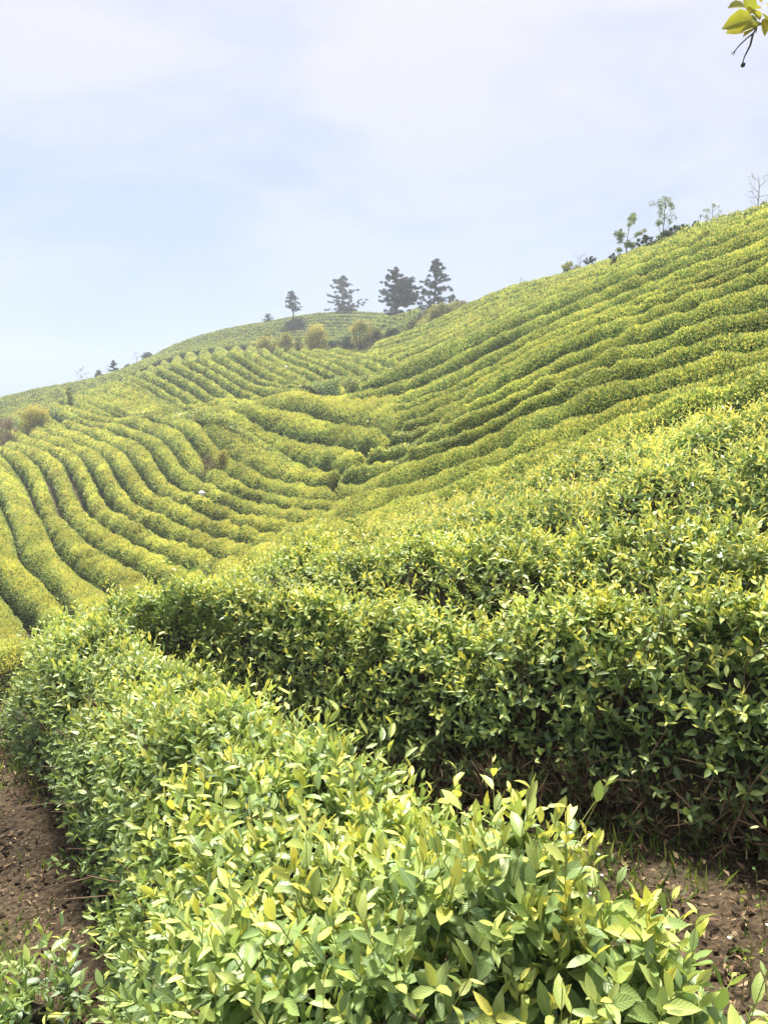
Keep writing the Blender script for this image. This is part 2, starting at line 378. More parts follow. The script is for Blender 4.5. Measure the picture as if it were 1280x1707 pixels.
def far_row(name, g0, g1, label, group, H=.66, gap=.10, yellow=0.0, pw=2.4, mf=None, dens=1.0, lmul=1.0, lump=1.0, level=.3, top=2.0):
    """a row seen from some way off: one mesh of leaf-sized faces round a dark inside"""
    L = np.hypot(*np.diff(g0, axis=0).T).sum()
    ns = int(max(8, min(220, L/.22))); nt = 13
    seed = rng.random()*20
    G = loft(g0, g1, ns, nt, H, gap, 0, lump, seed, pw, level)
    # make normals point upwards/outwards
    def size(c): return np.clip(.0037*np.hypot(c[...,0], c[...,1]), .048, .28)*lmul
    p, n, t = sample_grid(G, lambda c: dens*8.5/size(c)**2)
    cen = G[:, nt//2]; 
    m = len(p)
    Ln = size(p)*rng.uniform(.7,1.25,m); Wd = Ln*rng.uniform(.38,.52,m)
    up = np.array([0,0,1.0])
    dirv = norm(n*.75 + up*.55 + rnd3(m)*.75)
    nv = norm(n*.6 + up*.5 + rnd3(m)*.8)
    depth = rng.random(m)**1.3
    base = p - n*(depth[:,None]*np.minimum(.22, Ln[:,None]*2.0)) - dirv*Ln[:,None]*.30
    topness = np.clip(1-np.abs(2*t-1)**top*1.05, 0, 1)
    age = .08 + .74*topness*rng.random(m)**.5 - .26*depth + yellow + .10*vnoise(p[:,0]*.9, p[:,1]*.9, seed) + rng.normal(0,.15,m)  # lower age on flanks and inside: mature leaves plus flank shade painted as colour
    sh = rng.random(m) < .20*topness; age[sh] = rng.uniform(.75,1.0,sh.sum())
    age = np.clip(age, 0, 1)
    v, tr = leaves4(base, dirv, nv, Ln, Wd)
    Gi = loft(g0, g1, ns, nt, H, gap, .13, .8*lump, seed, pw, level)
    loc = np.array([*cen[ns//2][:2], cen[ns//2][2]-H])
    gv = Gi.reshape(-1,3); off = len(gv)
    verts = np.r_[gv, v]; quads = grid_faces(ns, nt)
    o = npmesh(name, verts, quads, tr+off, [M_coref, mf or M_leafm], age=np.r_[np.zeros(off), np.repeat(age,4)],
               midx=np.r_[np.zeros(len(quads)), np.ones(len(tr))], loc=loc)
    tag(o, label, 'tea hedge', group); ALLROWS.append((name, m))
    return o

def near_row(name, g0, g1, label, group, shoots=420, H=.78, gap=.1, detail=True, bare=.45, twigs=70, yellow=0.0, pw=3.0, core=.24, lsc=1.0, gnarly=False, rough=1.0, seed=None):
    """a row close by: empty > foliage, stems, branches, inside"""
    L = np.hypot(*np.diff(g0, axis=0).T).sum()
    ns = int(max(10, L/.12)); nt = 21; seed = rng.random()*20 if seed is None else seed
    G = loft(g0, g1, ns, nt, H, gap, 0, rough, seed, pw)
    mid = G[ns//2, nt//2]; loc = np.array([mid[0], mid[1], mid[2]-H]); root = empty(name, loc)
    tag(root, label, 'tea hedge', group)
    def dfn(c):
        h = c[...,2] - zground(c[...,0], c[...,1])
        k = np.clip((h - bare*H*.55)/(H*.25), .05, 1)
        r = np.hypot(c[...,0], c[...,1]); return shoots*k*np.clip(1.25-.05*r, .8, 1.2)
    p, n, t = sample_grid(G, dfn)
    m = len(p); up = np.array([0,0,1.0])
    top = np.clip(1-np.abs(2*t-1)**2.2, 0, 1)
    r = np.hypot(p[:,0], p[:,1])
    sdir = norm(n*.5 + up*(.35+.45*top[:,None]) + rnd3(m)*.55)
    slen = rng.uniform(.05,.14,m) + (rng.random(m) < .13)*rng.uniform(.04,.17,m)
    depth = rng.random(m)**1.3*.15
    base = p - n*(depth+.07)[:,None]
    patch = np.clip(.62+.5*vnoise(p[:,0]*3.2, p[:,1]*3.2, seed), .15, 1.1); vig = (.14+.86*top)*rng.random(m)**.8*patch                     # how young and fresh the shoot is
    B=[];X=[];Nn=[];Ls=[];Ws=[];Ag=[];Be=[]
    K = 8
    ph = rng.random(m)*6.28
    a0 = norm(np.cross(sdir, (0.2,.3,.9))); b0 = np.cross(sdir, a0)
    for k in range(K):
        f = (k+.5)/K
        keep = rng.random(m) < (.93 if k > 1 else .8)
        q = base + sdir*(slen*f)[:,None]
        an = ph + k*2.4
        rad = np.cos(an)[:,None]*a0 + np.sin(an)[:,None]*b0
        al = np.radians(np.clip(rng.normal(78-52*f, 12), 8, 105)) if False else np.radians(80-50*f+rng.normal(0,20,m))
        d = norm(sdir*np.cos(al)[:,None] + rad*np.sin(al)[:,None] + np.array([0,0,.12]))
        nn = norm(sdir*np.sin(al)[:,None] - rad*np.cos(al)[:,None] + up*.35 + rnd3(m)*.5)
        ln = lsc*(.072 - .030*f)*rng.uniform(.72,1.22,m)*(.9+.25*vig)
        if k == K-1: ln *= .75
        wd = ln*(.43-.09*f)*rng.uniform(.85,1.12,m)
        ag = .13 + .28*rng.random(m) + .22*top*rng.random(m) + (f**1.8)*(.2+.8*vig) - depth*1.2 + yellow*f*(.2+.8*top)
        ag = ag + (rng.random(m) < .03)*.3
        for lst, val in ((B,q),(X,d),(Nn,nn),(Ls,ln),(Ws,wd),(Ag,ag),(Be,rng.uniform(-.25,.7,m))): lst.append(val[keep])
    B,X,Nn,Ls,Ws,Ag,Be = [np.concatenate(z) for z in (B,X,Nn,Ls,Ws,Ag,Be)]
    Ag = np.clip(Ag, 0, 1)
    if detail:
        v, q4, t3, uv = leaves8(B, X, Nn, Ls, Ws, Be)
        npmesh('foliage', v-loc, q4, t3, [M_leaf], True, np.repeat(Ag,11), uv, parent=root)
    else:
        v, t3 = leaves4(B, X, Nn, Ls, Ws)
        npmesh('foliage', v-loc, None, t3, [M_leafm], False, np.repeat(Ag,4), parent=root)
    # green stems of the shoots
    if detail:
        e = base + sdir*slen[:,None]; w = np.full(m, .0013)
        a = a0*w[:,None]; b = b0*w[:,None]
        vv = np.stack([base+a, base-.5*a+.87*b, base-.5*a-.87*b, e+a*.6, e-.3*a+.5*b, e-.3*a-.5*b], 1).reshape(-1,3)
        o = (np.arange(m)*6)[:,None]; qq = (o[:,:,None]+np.array([[0,1,4,3],[1,2,5,4],[2,0,3,5]])[None]).reshape(-1,4)
        npmesh('shoot_stems', vv-loc, qq, None, [M_shoot], parent=root)
    # woody branches fanning from the foot of the bushes
    segs = []
    for i in range(int(L*twigs)):
        s = rng.integers(2, ns-3); c0 = G[s, 0]*.5 + G[s, -1]*.5; j = rng.integers(1, nt-1); q = G[s, j]
        st = c0 + np.array([*rng.normal(0,.07,2), 0]); st = c0*.85 + (G[s,0] if rng.random()<.5 else G[s,-1])*.15 + np.array([*rng.normal(0,.05,2),0]); st[2] = zground(st[0], st[1]) - .02
        en = q + np.array([*rng.normal(0,.06,2), -.05])
        tt = np.linspace(0,1,5)[:,None]; pth = st*(1-tt) + en*tt + rng.normal(0,.018,(5,3))*np.array([[0],[1],[1],[1],[.4]])
        pth[:,2] += .12*np.sin(tt[:,0]*math.pi)*rng.random()
        segs.append((pth, np.linspace(rng.uniform(.003,.008), .0015, 5)))
    if gnarly:
        cl = resample((resample(g0,60)+resample(g1,60))/2*.55 + resample(g0,60)*.45, int(L/.16))
        for c in cl[2:-2]:
            for kk in range(2):
                st = np.array([c[0]+rng.normal(0,.08), c[1]+rng.normal(0,.06), 0]); st[2] = zground(st[0], st[1])-.03
                tips=[]; branchy(segs, tips, st, norm(np.array([rng.normal(-.05,.35), rng.normal(-.1,.35), 1.0])), rng.uniform(.13,.22), rng.uniform(.006,.013), 2, .7, .22, 3, .1)
    if segs:
        v, q4 = tubes(segs, 4); npmesh('branches', v-loc, q4, None, [M_twig], True, parent=root)
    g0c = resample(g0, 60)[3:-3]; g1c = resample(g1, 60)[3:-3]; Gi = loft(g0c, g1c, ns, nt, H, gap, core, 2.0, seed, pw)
    npmesh('inner_shade_hull', Gi.reshape(-1,3)-loc, grid_faces(ns, nt), None, [M_core], True, parent=root)  # closed dark hull blocking the view through; interior shade is in its colour
    ALLROWS.append((name, len(B)))
    return root
ORX = ['twentieth'] + ['twenty '+w for w in ('first','second','third','fourth','fifth','sixth','seventh','eighth','ninth')] + ['thirtieth'] + ['thirty '+w for w in ('first','second','third','fourth','fifth','sixth','seventh','eighth','ninth')]
ORD = ['lowest','second','third','fourth','fifth','sixth','seventh','eighth','ninth','tenth','eleventh','twelfth','thirteenth','fourteenth','fifteenth','sixteenth','seventeenth','eighteenth','nineteenth']
ORF = ['first'] + ORD[1:] + ORX

# --- left field furrows, traced on the photograph and laid on the land
LG = [
 [(-60,905),(0,960),(40,1000),(66,1035)],
 [(-30,790),(0,812),(12,840),(26,882),(30,911),(54,944),(94,972),(117,998),(150,1040)],
 [(-40,735),(0,752),(26,768),(45,794),(54,815),(59,845),(75,873),(87,901),(98,918),(136,939),(169,960),(199,979),(218,995),(245,1015)],
 [(-20,728),(0,738),(20,748),(56,759),(75,775),(89,801),(94,829),(103,850),(127,876),(150,897),(195,919),(223,934),(270,951),(300,972),(325,988)],
 [(0,722),(22,728),(42,740),(70,746),(94,749),(112,768),(124,787),(131,815),(141,838),(162,859),(178,873),(206,885),(234,904),(268,912),(301,927),(338,939),(362,948),(400,962)],
 [(30,714),(55,722),(75,737),(100,742),(127,747),(150,766),(157,787),(164,803),(178,829),(199,845),(220,856),(248,873),(270,883),(298,894),(331,904),(364,915),(399,923),(450,934)],
 [(62,708),(85,716),(97,727),(120,735),(155,737),(178,754),(195,780),(206,803),(220,822),(251,841),(281,859),(312,866),(341,880),(388,890),(425,896),(470,903),(520,905)],
 [(100,703),(120,712),(138,718),(155,728),(183,733),(211,747),(225,766),(237,780),(242,803),(258,815),(291,827),(317,838),(364,855),(400,868),(465,878),(520,884),(580,880)],
 [(110,695),(130,700),(150,708),(169,713),(195,717),(230,724),(256,747),(268,768),(275,789),(298,808),(345,827),(380,836),(406,850),(458,857),(500,862),(560,860),(620,850)],
 [(88,684),(105,692),(125,693),(155,701),(180,700),(206,702),(234,707),(260,716),(280,740),(294,752),(308,773),(322,791),(334,801),(373,815),(411,820),(448,834),(500,841),(560,841),(640,828)],
 [(105,672),(120,678),(141,682),(175,690),(197,694),(235,692),(270,692),(290,702),(315,723),(322,740),(336,749),(350,761),(369,787),(404,805),(446,812),(500,827),(540,828),(577,826)],
 [(125,660),(140,665),(173,673),(225,684),(265,681),(300,684),(327,700),(345,719),(362,730),(378,747),(388,763),(411,768),(446,789),(481,794),(500,796),(545,803)],
 [(290,677),(330,681),(360,690),(380,703),(402,714),(416,733),(439,742),(458,754),(500,759),(532,767),(560,775),(585,778)],
 [(330,672),(370,677),(400,684),(421,693),(450,709),(475,719),(504,726),(562,729),(614,741),(632,740)],
 [(360,668),(400,672),(456,674),(517,679),(560,690),(600,696),(640,706),(664,711)],
 [(350,664),(400,661),(480,654),(560,647),(620,638),(660,632)],
]
dL = 9.5
LW = [line(g, 10.0, 0, 4.5 if i < 6 else (2 if i < 9 else 0)) for i, g in enumerate(LG)]
LW[0] = resample(extend(LW[0], 5, 0), 60)
LW.insert(0, LW[0] + np.array([-1.35, -.5])); LW.insert(0, LW[0] + np.array([-1.35, -.5]))
for i in range(len(LW)-1):
    a, b = LW[i], LW[i+1]
    if i < 14: lab = f'pale green tea hedge row in the left field, {ORF[i]} from its lower left edge'
    else: lab = ['dark sided tea hedge row round the head of the hollow, third below ridge',
                 'short dark sided tea hedge row at the head of the hollow, second below ridge',
                 'bright yellow topped tea hedge row along the crest of the middle ridge'][i-14]
    far_row('tea_hedge_row', a, b, lab, 'tea hedge rows of the left field', gap=.14, H=.72, yellow=.27 if i < 10 else (.20 if i < 16 else .3), pw=3.0, top=1.7, lmul=.85, lump=1.35)
# --- rows of the spur beyond the ridge
UG = [
 [(5,700),(25,708),(50,718)],
 [(30,684),(52,698),(80,712)],
 [(62,672),(84,688),(112,704)],
 [(95,660),(115,676),(148,694)],
 [(125,648),(150,664),(190,684)],
 [(150,640),(175,655),(215,668),(240,682)],
 [(175,640),(200,652),(228,664),(262,680)],
 [(190,630),(207,637),(247,649),(288,674)],
 [(212,622),(230,628),(270,642),(314,672)],
 [(232,613),(249,619),(294,637),(347,671)],
 [(255,604),(270,609),(305,623),(329,633),(371,667)],
 [(276,597),(291,602),(331,616),(350,628),(376,644),(403,662)],
 [(298,591),(312,596),(350,612),(383,630),(430,661)],
 [(322,586),(338,590),(388,616),(425,637),(462,659)],
 [(348,583),(364,588),(402,602),(434,626),(470,647),(492,656)],
 [(378,579),(394,583),(434,607),(470,623),(498,637),(525,650)],
 [(405,578),(419,586),(459,609),(494,619),(517,635),(548,648)],
 [(430,577),(442,580),(477,600),(512,612),(541,626),(580,642)],
 [(452,577),(461,580),(494,595),(531,607),(564,623),(604,638)],
 [(470,577),(482,581),(517,595),(564,605),(595,621),(625,633)],
 [(495,580),(512,586),(550,595),(606,607),(645,624)],
 [(525,582),(550,588),(620,600),(668,616)],
 [(545,580),(575,584),(648,593),(700,603)],
]
UW = [line(g, 40.0 if i < 16 else 34.0, 4.0, 2.0 if i < 13 else 3.0, 40) for i, g in enumerate(UG)]
for i in range(len(UW)-1):
    far_row('tea_hedge_row', UW[i], UW[i+1], f'tea hedge row slanting down the upper spur, {ORF[i]} from the left',
            'tea hedge rows of the upper spur', H=.8, gap=.26, yellow=.14, pw=2.4, level=.5, top=1.3, lmul=.72)
# --- right slope
RG = [
 [(560,893),(600,880),(700,850),(800,812),(900,772),(1000,732),(1115,690),(1280,646),(1400,612)],
 [(577,826),(633,818),(700,795),(750,775),(820,750),(900,722),(950,697),(1022,677),(1105,655),(1182,632),(1280,608),(1400,575)],
 [(545,803),(562,802),(600,797),(661,781),(750,752),(850,700),(950,652),(1053,628),(1161,603),(1280,582),(1400,545)],
 [(585,778),(600,771),(661,757),(750,729),(850,680),(950,632),(1040,605),(1092,590),(1177,561),(1280,546),(1400,510)],
 [(632,740),(661,743),(750,708),(850,660),(950,610),(1063,572),(1177,536),(1280,510),(1400,468)],
 [(658,722),(700,712),(750,692),(850,640),(950,585),(1063,545),(1177,502),(1280,471),(1400,430)],
 [(664,710),(700,695),(750,672),(850,615),(950,562),(1063,520),(1167,484),(1280,440),(1400,398)],
 [(600,694),(680,675),(750,648),(850,590),(950,543),(1063,498),(1167,462),(1280,417),(1400,370)],
 [(560,672),(620,662),(690,645),(750,622),(850,568),(950,525),(1063,478),(1167,440),(1280,398),(1400,350)],
 [(575,653),(640,642),(700,622),(750,600),(850,548),(950,507),(1063,460),(1167,420),(1280,382),(1400,332)],
 [(660,620),(700,603),(750,582),(850,528),(950,492),(1063,443),(1167,402),(1280,368),(1400,320)],
 [(655,602),(690,590),(750,566),(850,512),(950,478),(1063,430),(1167,390),(1280,356),(1400,308)],
 [(600,592),(680,574),(750,548),(800,517),(850,498),(950,466),(1063,421),(1167,381),(1280,349),(1400,300)],
]
RW = [line(RG[0], 4.2)] + [line(g, 6.3 if i < 6 else 11, 0, 0, 80) for i, g in enumerate(RG[1:])]
d = np.array([-.35, 1.0])
RW.append(RW[-1] + np.array([.3, 2.2])); RW.append(RW[-1] + np.array([.3, 2.5])); RW.append(RW[-1] + np.array([.3, 3.0]))
RP = []
for i in range(len(RW)-1):
    a, b = resample(RW[i], 90), resample(RW[i+1], 90)
    wid = np.median(np.linalg.norm(a-b, axis=1)); k = max(1, int(round(wid/1.9)))
    for q in range(k): RP.append((a*(1-q/k)+b*q/k, a*(1-(q+1)/k)+b*(q+1)/k))
print('right rows', len(RP))
for i, (a, b) in enumerate(RP):
    far_row('tea_hedge_row', a, b, f'tea hedge row on the right hillside, {ORF[i]} up from the near crest', 'tea hedge rows of the right hillside',
            gap=.20, yellow=.15, pw=2.4, H=.80, lump=1.0, level=.75, top=1.4, lmul=.88)
# --- far hill
FB = [(-60,715),(0,702),(50,690),(90,676),(130,661),(190,641),(240,617),(300,592),(390,580),(450,577),(520,573),(590,575),(660,566)]
FT = [(-60,682),(0,667),(60,652),(120,641),(180,631),(235,606),(300,573),(380,551),(440,542),(500,530),(560,524),(630,524),(700,522)]
nF = 11
FBw, FTw = resample(np.array(FB, float), 60), resample(np.array(FT, float), 60)
FL = [line(FBw*(1-k)+FTw*k, 66, 0, 0, 70) for k in np.linspace(0, 1, nF)]
FL.append(FL[-1] + np.array([0, 2.5]))
for i in range(len(FL)-1):
    far_row('tea_hedge_row', FL[i], FL[i+1], f'thin hazy tea hedge row on the distant hill, {ORF[i]} up from its foot',
            'tea hedge rows of the distant hill', gap=.62, H=.95, level=.9, yellow=.08, top=1.3, lmul=.75, mf=M_leaff, pw=2.2)

# ------------------------------------------------------------------ near rows (world metres)
def wl(uvd): 
    out = []
    for u, v, d in uvd:
        a, b = ray(u, v); out.append((a*d, d))
    return np.array(out)
BC = line([(250,1012),(340,985),(430,968),(560,975),(690,985),(800,985),(960,990),(1090,993),(1180,985),(1280,955),(1500,880)], 1.5)
CD = line([(430,928),(520,915),(600,905),(800,870),(1000,850),(1130,835),(1280,800),(1500,730)], 1.5)
DE = line([(520,905),(600,889),(700,860),(800,826),(1000,775),(1280,725),(1500,660)], 1.5)
BF = smooth(resample(np.array([(-2.5,5.75),(-1.75,5.0),(-1.05,4.15),(-.45,3.45),(.08,2.95),(.42,2.68),(.75,2.42),(1.08,2.05),(1.6,1.6),(2.1,1.2)]),60),4)
BC = extend(BC, 1.1, 0); BC = smooth(resample(BC, 60), 2); print('BF', BF[::15]); print('BC', BC[::15]); print('CD', CD[::15]); print('DE', DE[::15]); print('R0', RW[0][::15])
# foreground hedge A: furrow lines in metres
A0 = np.array([(-.58,.66),(-.73,1.3),(-.95,2.0),(-1.24,2.75),(-1.64,3.3),(-2.2,4.1),(-3.0,5.2)])
A1 = np.array([(1.08,.54),(.92,.84),(.75,1.07),(.66,1.28),(.48,1.56),(.22,1.90),(.06,2.35),(-.20,2.80),(-.48,3.3),(-1.0,4.15),(-1.8,5.3)])
near_row('tea_hedge', smooth(resample(A0,50),4), smooth(resample(A1,50),4), 'large leafed foreground tea hedge with bright yellow shoots, ending at the bare soil path', 'tea hedges nearest the viewer', shoots=720, H=.74, bare=.15, core=.26, lsc=.86, yellow=.11, pw=3.0, rough=1.1, seed=4.0)
near_row('tea_hedge', BF, BC, 'tea hedge with a dark bare twiggy front, just behind the soil path', 'tea hedges nearest the viewer', shoots=720, H=.82, bare=.02, twigs=40, pw=2.3, core=.28, lsc=.80, yellow=.26, gnarly=True)
near_row('tea_hedge', BC, CD, 'tea hedge directly behind the dark fronted hedge, rising to the right edge', 'tea hedges nearest the viewer', shoots=650, H=.74, bare=.4, twigs=20, yellow=.30, lsc=.78)
near_row('tea_hedge', CD, DE, 'fourth tea hedge from the viewer, just below the near crest', 'tea hedges nearest the viewer', shoots=430, H=.72, bare=.4, twigs=8, detail=False, yellow=.34, lsc=.95)
near_row('tea_hedge', DE, RW[0], 'yellow green tea hedge forming the near crest in front of the right hillside', 'tea hedges nearest the viewer', shoots=380, H=.72, bare=.4, twigs=5, detail=False, yellow=.38, lsc=.95)
Z0 = np.array([(-1.35,1.25),(-1.2,1.55),(-1.1,1.85),(-1.12,2.15)]); Z1 = np.array([(-.72,1.2),(-.78,1.5),(-.90,1.85),(-1.02,2.1)])
near_row('tea_bush', smooth(resample(Z0,20),2), smooth(resample(Z1,20),2), 'low young tea bush in the bottom left corner beside the soil', None, shoots=330, H=.48, bare=.1, gap=.02, core=.16, twigs=12, lsc=.9, yellow=.1)

# ------------------------------------------------------------------ ground
def ground():
    m, N, L, b = mat('soil')
    geo = N.new('ShaderNodeNewGeometry')
    n1 = N.new('ShaderNodeTexNoise'); n1.inputs['Scale'].default_value = 2.2; n1.inputs['Detail'].default_value = 8; L.new(geo.outputs['Position'], n1.inputs[0])
    n2 = N.new('ShaderNodeTexNoise'); n2.inputs['Scale'].default_value = 45; n2.inputs['Detail'].default_value = 6; L.new(geo.outputs['Position'], n2.inputs[0])
    r1 = ramp(N, [(.25, (.030,.024,.018)), (.48, (.075,.056,.038)), (.60, (.10,.078,.052)), (.72, (.055,.065,.026))]); L.new(n1.outputs[0], r1.inputs[0])
    r2 = ramp(N, [(.3, (.4,.4,.4)), (.7, (1.5,1.45,1.3))]); L.new(n2.outputs[0], r2.inputs[0])
    mu = N.new('ShaderNodeMix'); mu.data_type = 'RGBA'; mu.blend_type = 'MULTIPLY'; mu.inputs[0].default_value = 1
    L.new(r1.outputs[0], mu.inputs[6]); L.new(r2.outputs[0], mu.inputs[7])
    # beyond the tea garden the land is green
    ln = N.new('ShaderNodeVectorMath'); ln.operation = 'LENGTH'; L.new(geo.outputs['Position'], ln.inputs[0])
    mr = N.new('ShaderNodeMapRange'); mr.inputs['From Min'].default_value = 35; mr.inputs['From Max'].default_value = 60; L.new(ln.outputs['Value'], mr.inputs[0])
    g = ramp(N, [(.3, (.07,.12,.03)), (.7, (.16,.20,.05))]); L.new(n1.outputs[0], g.inputs[0])
    mx = N.new('ShaderNodeMix'); mx.data_type = 'RGBA'; L.new(mr.outputs[0], mx.inputs[0]); L.new(mu.outputs[2], mx.inputs[6]); L.new(g.outputs[0], mx.inputs[7])
    L.new(mx.outputs[2], b.inputs['Base Color']); b.inputs['Roughness'].default_value = .95; b.inputs['Specular IOR Level'].default_value = .1
    bp = N.new('ShaderNodeBump'); bp.inputs['Strength'].default_value = 1.0; bp.inputs['Distance'].default_value = .035; L.new(n2.outputs[0], bp.inputs['Height']); L.new(bp.outputs[0], b.inputs['Normal'])
    na, nr = 220, 230
    th = np.linspace(0, 2*math.pi, na, endpoint=False); rr = np.r_[0, np.geomspace(.25, 2500, nr)]
    TH, RR = np.meshgrid(th, rr); X = RR*np.sin(TH); Y = RR*np.cos(TH)
    Z = zground(X, Y) + (.02*vnoise(X*5, Y*5, 1)+.012*vnoise(X*13, Y*13, 4))*(RR < 30)
    v = np.dstack([X, Y, Z]).reshape(-1,3)
    i = np.arange(nr)[:,None]*na; j = np.arange(na)[None,:]; jn = (j+1) % na
    q = np.stack([i+j, i+jn, i+na+jn, i+na+j], -1).reshape(-1,4)
    o = npmesh('ground', v, q[:, ::-1], None, [m], True); tag(o, kind='structure')
ground()
for n_, c_ in ALLROWS: pass
print('rows', len(ALLROWS), 'leaves', sum(c for _, c in ALLROWS))

# ------------------------------------------------------------------ trees and shrubs
def clump(centres, radii, n_per, size, aspect=.5, flat=.7, age0=0, age1=1, updir=.4):
    """leaf faces spread through uneven clumps; flat squashes each clump"""
    B=[];A=[]
    for c, r in zip(centres, radii):
        n = max(3, int(n_per*7*r*r/(size*size*aspect)))
        q = rnd3(n)*(rng.random(n)[:,None]**.45)*r*np.array([1,1,flat])*rng.uniform(.8,1.2,3); B.append(c+q)
        A.append(np.clip(rng.uniform(age0, age1) + rng.normal(0,.15,n) + .15*q[:,2]/max(r,1e-3), 0, 1))
    B = np.concatenate(B); A = np.concatenate(A); n = len(B)
    X = norm(rnd3(n) + np.array([0,0,updir])); Nn = norm(rnd3(n)+np.array([0,0,.6]))
    Ln = size*rng.uniform(.6,1.4,n); v, t = leaves4(B - X*Ln[:,None]*.5, X, Nn, Ln, Ln*aspect)
    return v, t, np.repeat(A, 4)
def spot(u, vb, vt, d):
    a, b0 = ray(u, vb); _, b1 = ray(u, vt); a = float(a)
    x, y = a*d, d; z = float(zground(x, y)); ztp = ZC + float(b1)*d
    zb = ZC + float(b0)*d
    return np.array([x, y, z]), max(ztp - z, .25), d/FPX
def plant(name, label, cat, group, loc, segs, crown, bark, leaf, crown_name='crown'):
    root = empty(name, loc); tag(root, label, cat, group)
    if segs:
        v, q = tubes(segs, 5); npmesh('trunk' if cat.endswith('tree') else 'stems', v-loc, q, None, [bark], True, parent=root)
    if crown is not None:
        v, t, a = crown; npmesh(crown_name, v-loc, None, t, [leaf], False, a, parent=root)
    return root
def pine(u, vb, vt, d, wpx, label, lean=0.0, low=.25, tiers=9, bushy=1.0, fork=False, group='dark pines on the skyline'):
    loc, H, s = spot(u, vb, vt, d); Rr = wpx*s*.66; tiers = int(tiers*1.5)
    n = 9; tt = np.linspace(0,1,n)
    path = loc + np.c_[lean*H*(tt**1.5)*.3 + rng.normal(0,.012*H,n)*tt, rng.normal(0,.01*H,n)*tt, tt*H]; path[0,2] -= .2
    segs = [(path, np.linspace(.032*H, .006*H, n)*.8)]; cs=[]; rs=[]
    trunks = [path]
    if fork:
        p2 = path[2] + (np.linspace(0,1,7)[:,None])*np.array([.22*H,.05*H,.55*H]) + np.r_[[[0,0,0]], rng.normal(0,.012*H,(6,3))]
        segs.append((p2, np.linspace(.02*H,.005*H,7))); trunks.append(p2)
    for tr in trunks:
        for k in range(tiers):
            f = low + (1-low)*(k+.3*rng.random())/tiers
            prof = (1-f)**.6*1.2 if not fork else min(1, .55+(f-low)*2.5)*(1.02-f)**.5*1.15
            zc = tr[0]*0; q = np.array([np.interp(f, np.linspace(0,1,len(tr)), tr[:,i]) for i in range(3)])
            for m in range(rng.integers(3,6)):
                an = rng.random()*6.28; ln = Rr*prof*rng.uniform(.5,1.1)
                dr = np.array([math.cos(an), math.sin(an), rng.uniform(-.05,.4)])
                e = q + dr*ln; mid_ = (q+e)/2 + np.array([0,0,-.03*H])
                segs.append((np.array([q, mid_, e]), np.array([.008,.005,.002])*H))
                for w in np.linspace(.25,1.05,6):
                    cs.append(q + dr*ln*w + rng.normal(0,.03*H,3)*np.array([1,1,.4])); rs.append(H*rng.uniform(.018,.042)*bushy)
    cs.append(path[-1]); rs.append(.05*H)
    v = clump(cs, rs, 1.2*bushy, .016*H+.07, .22, .6, 0, .8, .7)
    return plant('pine_tree', label, 'pine tree', group, loc, segs, v, M_bark, M_pine)
def sapling(u, vb, vt, d, wpx, label, leafy=1.0, lean=0, group='saplings on the skyline', leaf=None, low=.3, ages=(.2,.9), name='sapling'):
    loc, H, s = spot(u, vb, vt, d); Rr = wpx*s*.5
    n = 7; tt = np.linspace(0,1,n); path = loc + np.c_[lean*H*tt + rng.normal(0,.012*H,n)*tt, rng.normal(0,.01*H,n)*tt, tt*H*.95]; path[0,2] -= .1
    segs = [(path, np.linspace(.016, .004, n)*H)]; tips = []
    for k in range(9):
        f = low + (.97-low)*k/9; q = np.array([np.interp(f, tt, path[:,i]) for i in range(3)])
        an = k*2.4 + rng.random(); prof = math.sin(math.pi*(f-low+.12)/(1.2-low))**.7
        dr = norm(np.array([math.cos(an), math.sin(an)*.9, rng.uniform(.3,.8)]))
        branchy(segs, tips, q, dr, Rr*prof*.62, .006*H, 3, .7, .15, 2, .15)
    crown = None
    if leafy > 0:
        cs = [t[0] for t in tips if rng.random() < min(1, .75*leafy)]; rs = [H*rng.uniform(.03,.065) for _ in cs]
        crown = clump(cs, rs, min(.8,.42*leafy), .014*H+.022, .6, .8, *ages)
    return plant(name, label, 'small tree', group, loc, segs, crown, M_pale, leaf or M_sap)
def shrub(u, vb, vt, d, wpx, label, leaf=None, ages=(.2,.9), dens=1.0, group=None, name='shrub', lobes=9):
    loc, H, s = spot(u, vb, vt, d); Rr = wpx*s*.58; lobes = int(lobes*2.2)
    segs=[]; cs=[]; rs=[]
    for k in range(lobes):
        an = rng.random()*6.28; rr = Rr*rng.random()**.6*.72
        h = H*rng.uniform(.3,.88)*(1-.3*(rr/Rr)**2)
        if k < 2: rr *= .3; h = H*.86
        c = loc + np.array([math.cos(an)*rr, math.sin(an)*rr*.8, h]); cs.append(c); rs.append(min(Rr,H*.9)*rng.uniform(.16,.52))
        segs.append((np.array([loc+rng.normal(0,.05,3)*np.array([1,1,0]), (loc+c)/2+rng.normal(0,.04*H,3), c]), np.array([.02,.014,.005])*H*.8))
    sz = max(.022*H+.03, .0024*d)
    v = clump(cs, rs, 1.3*dens, sz, .5, .85, *ages)
    return plant(name, label, 'shrub', group, loc, segs, v, M_bark, leaf or M_shrub, 'foliage')

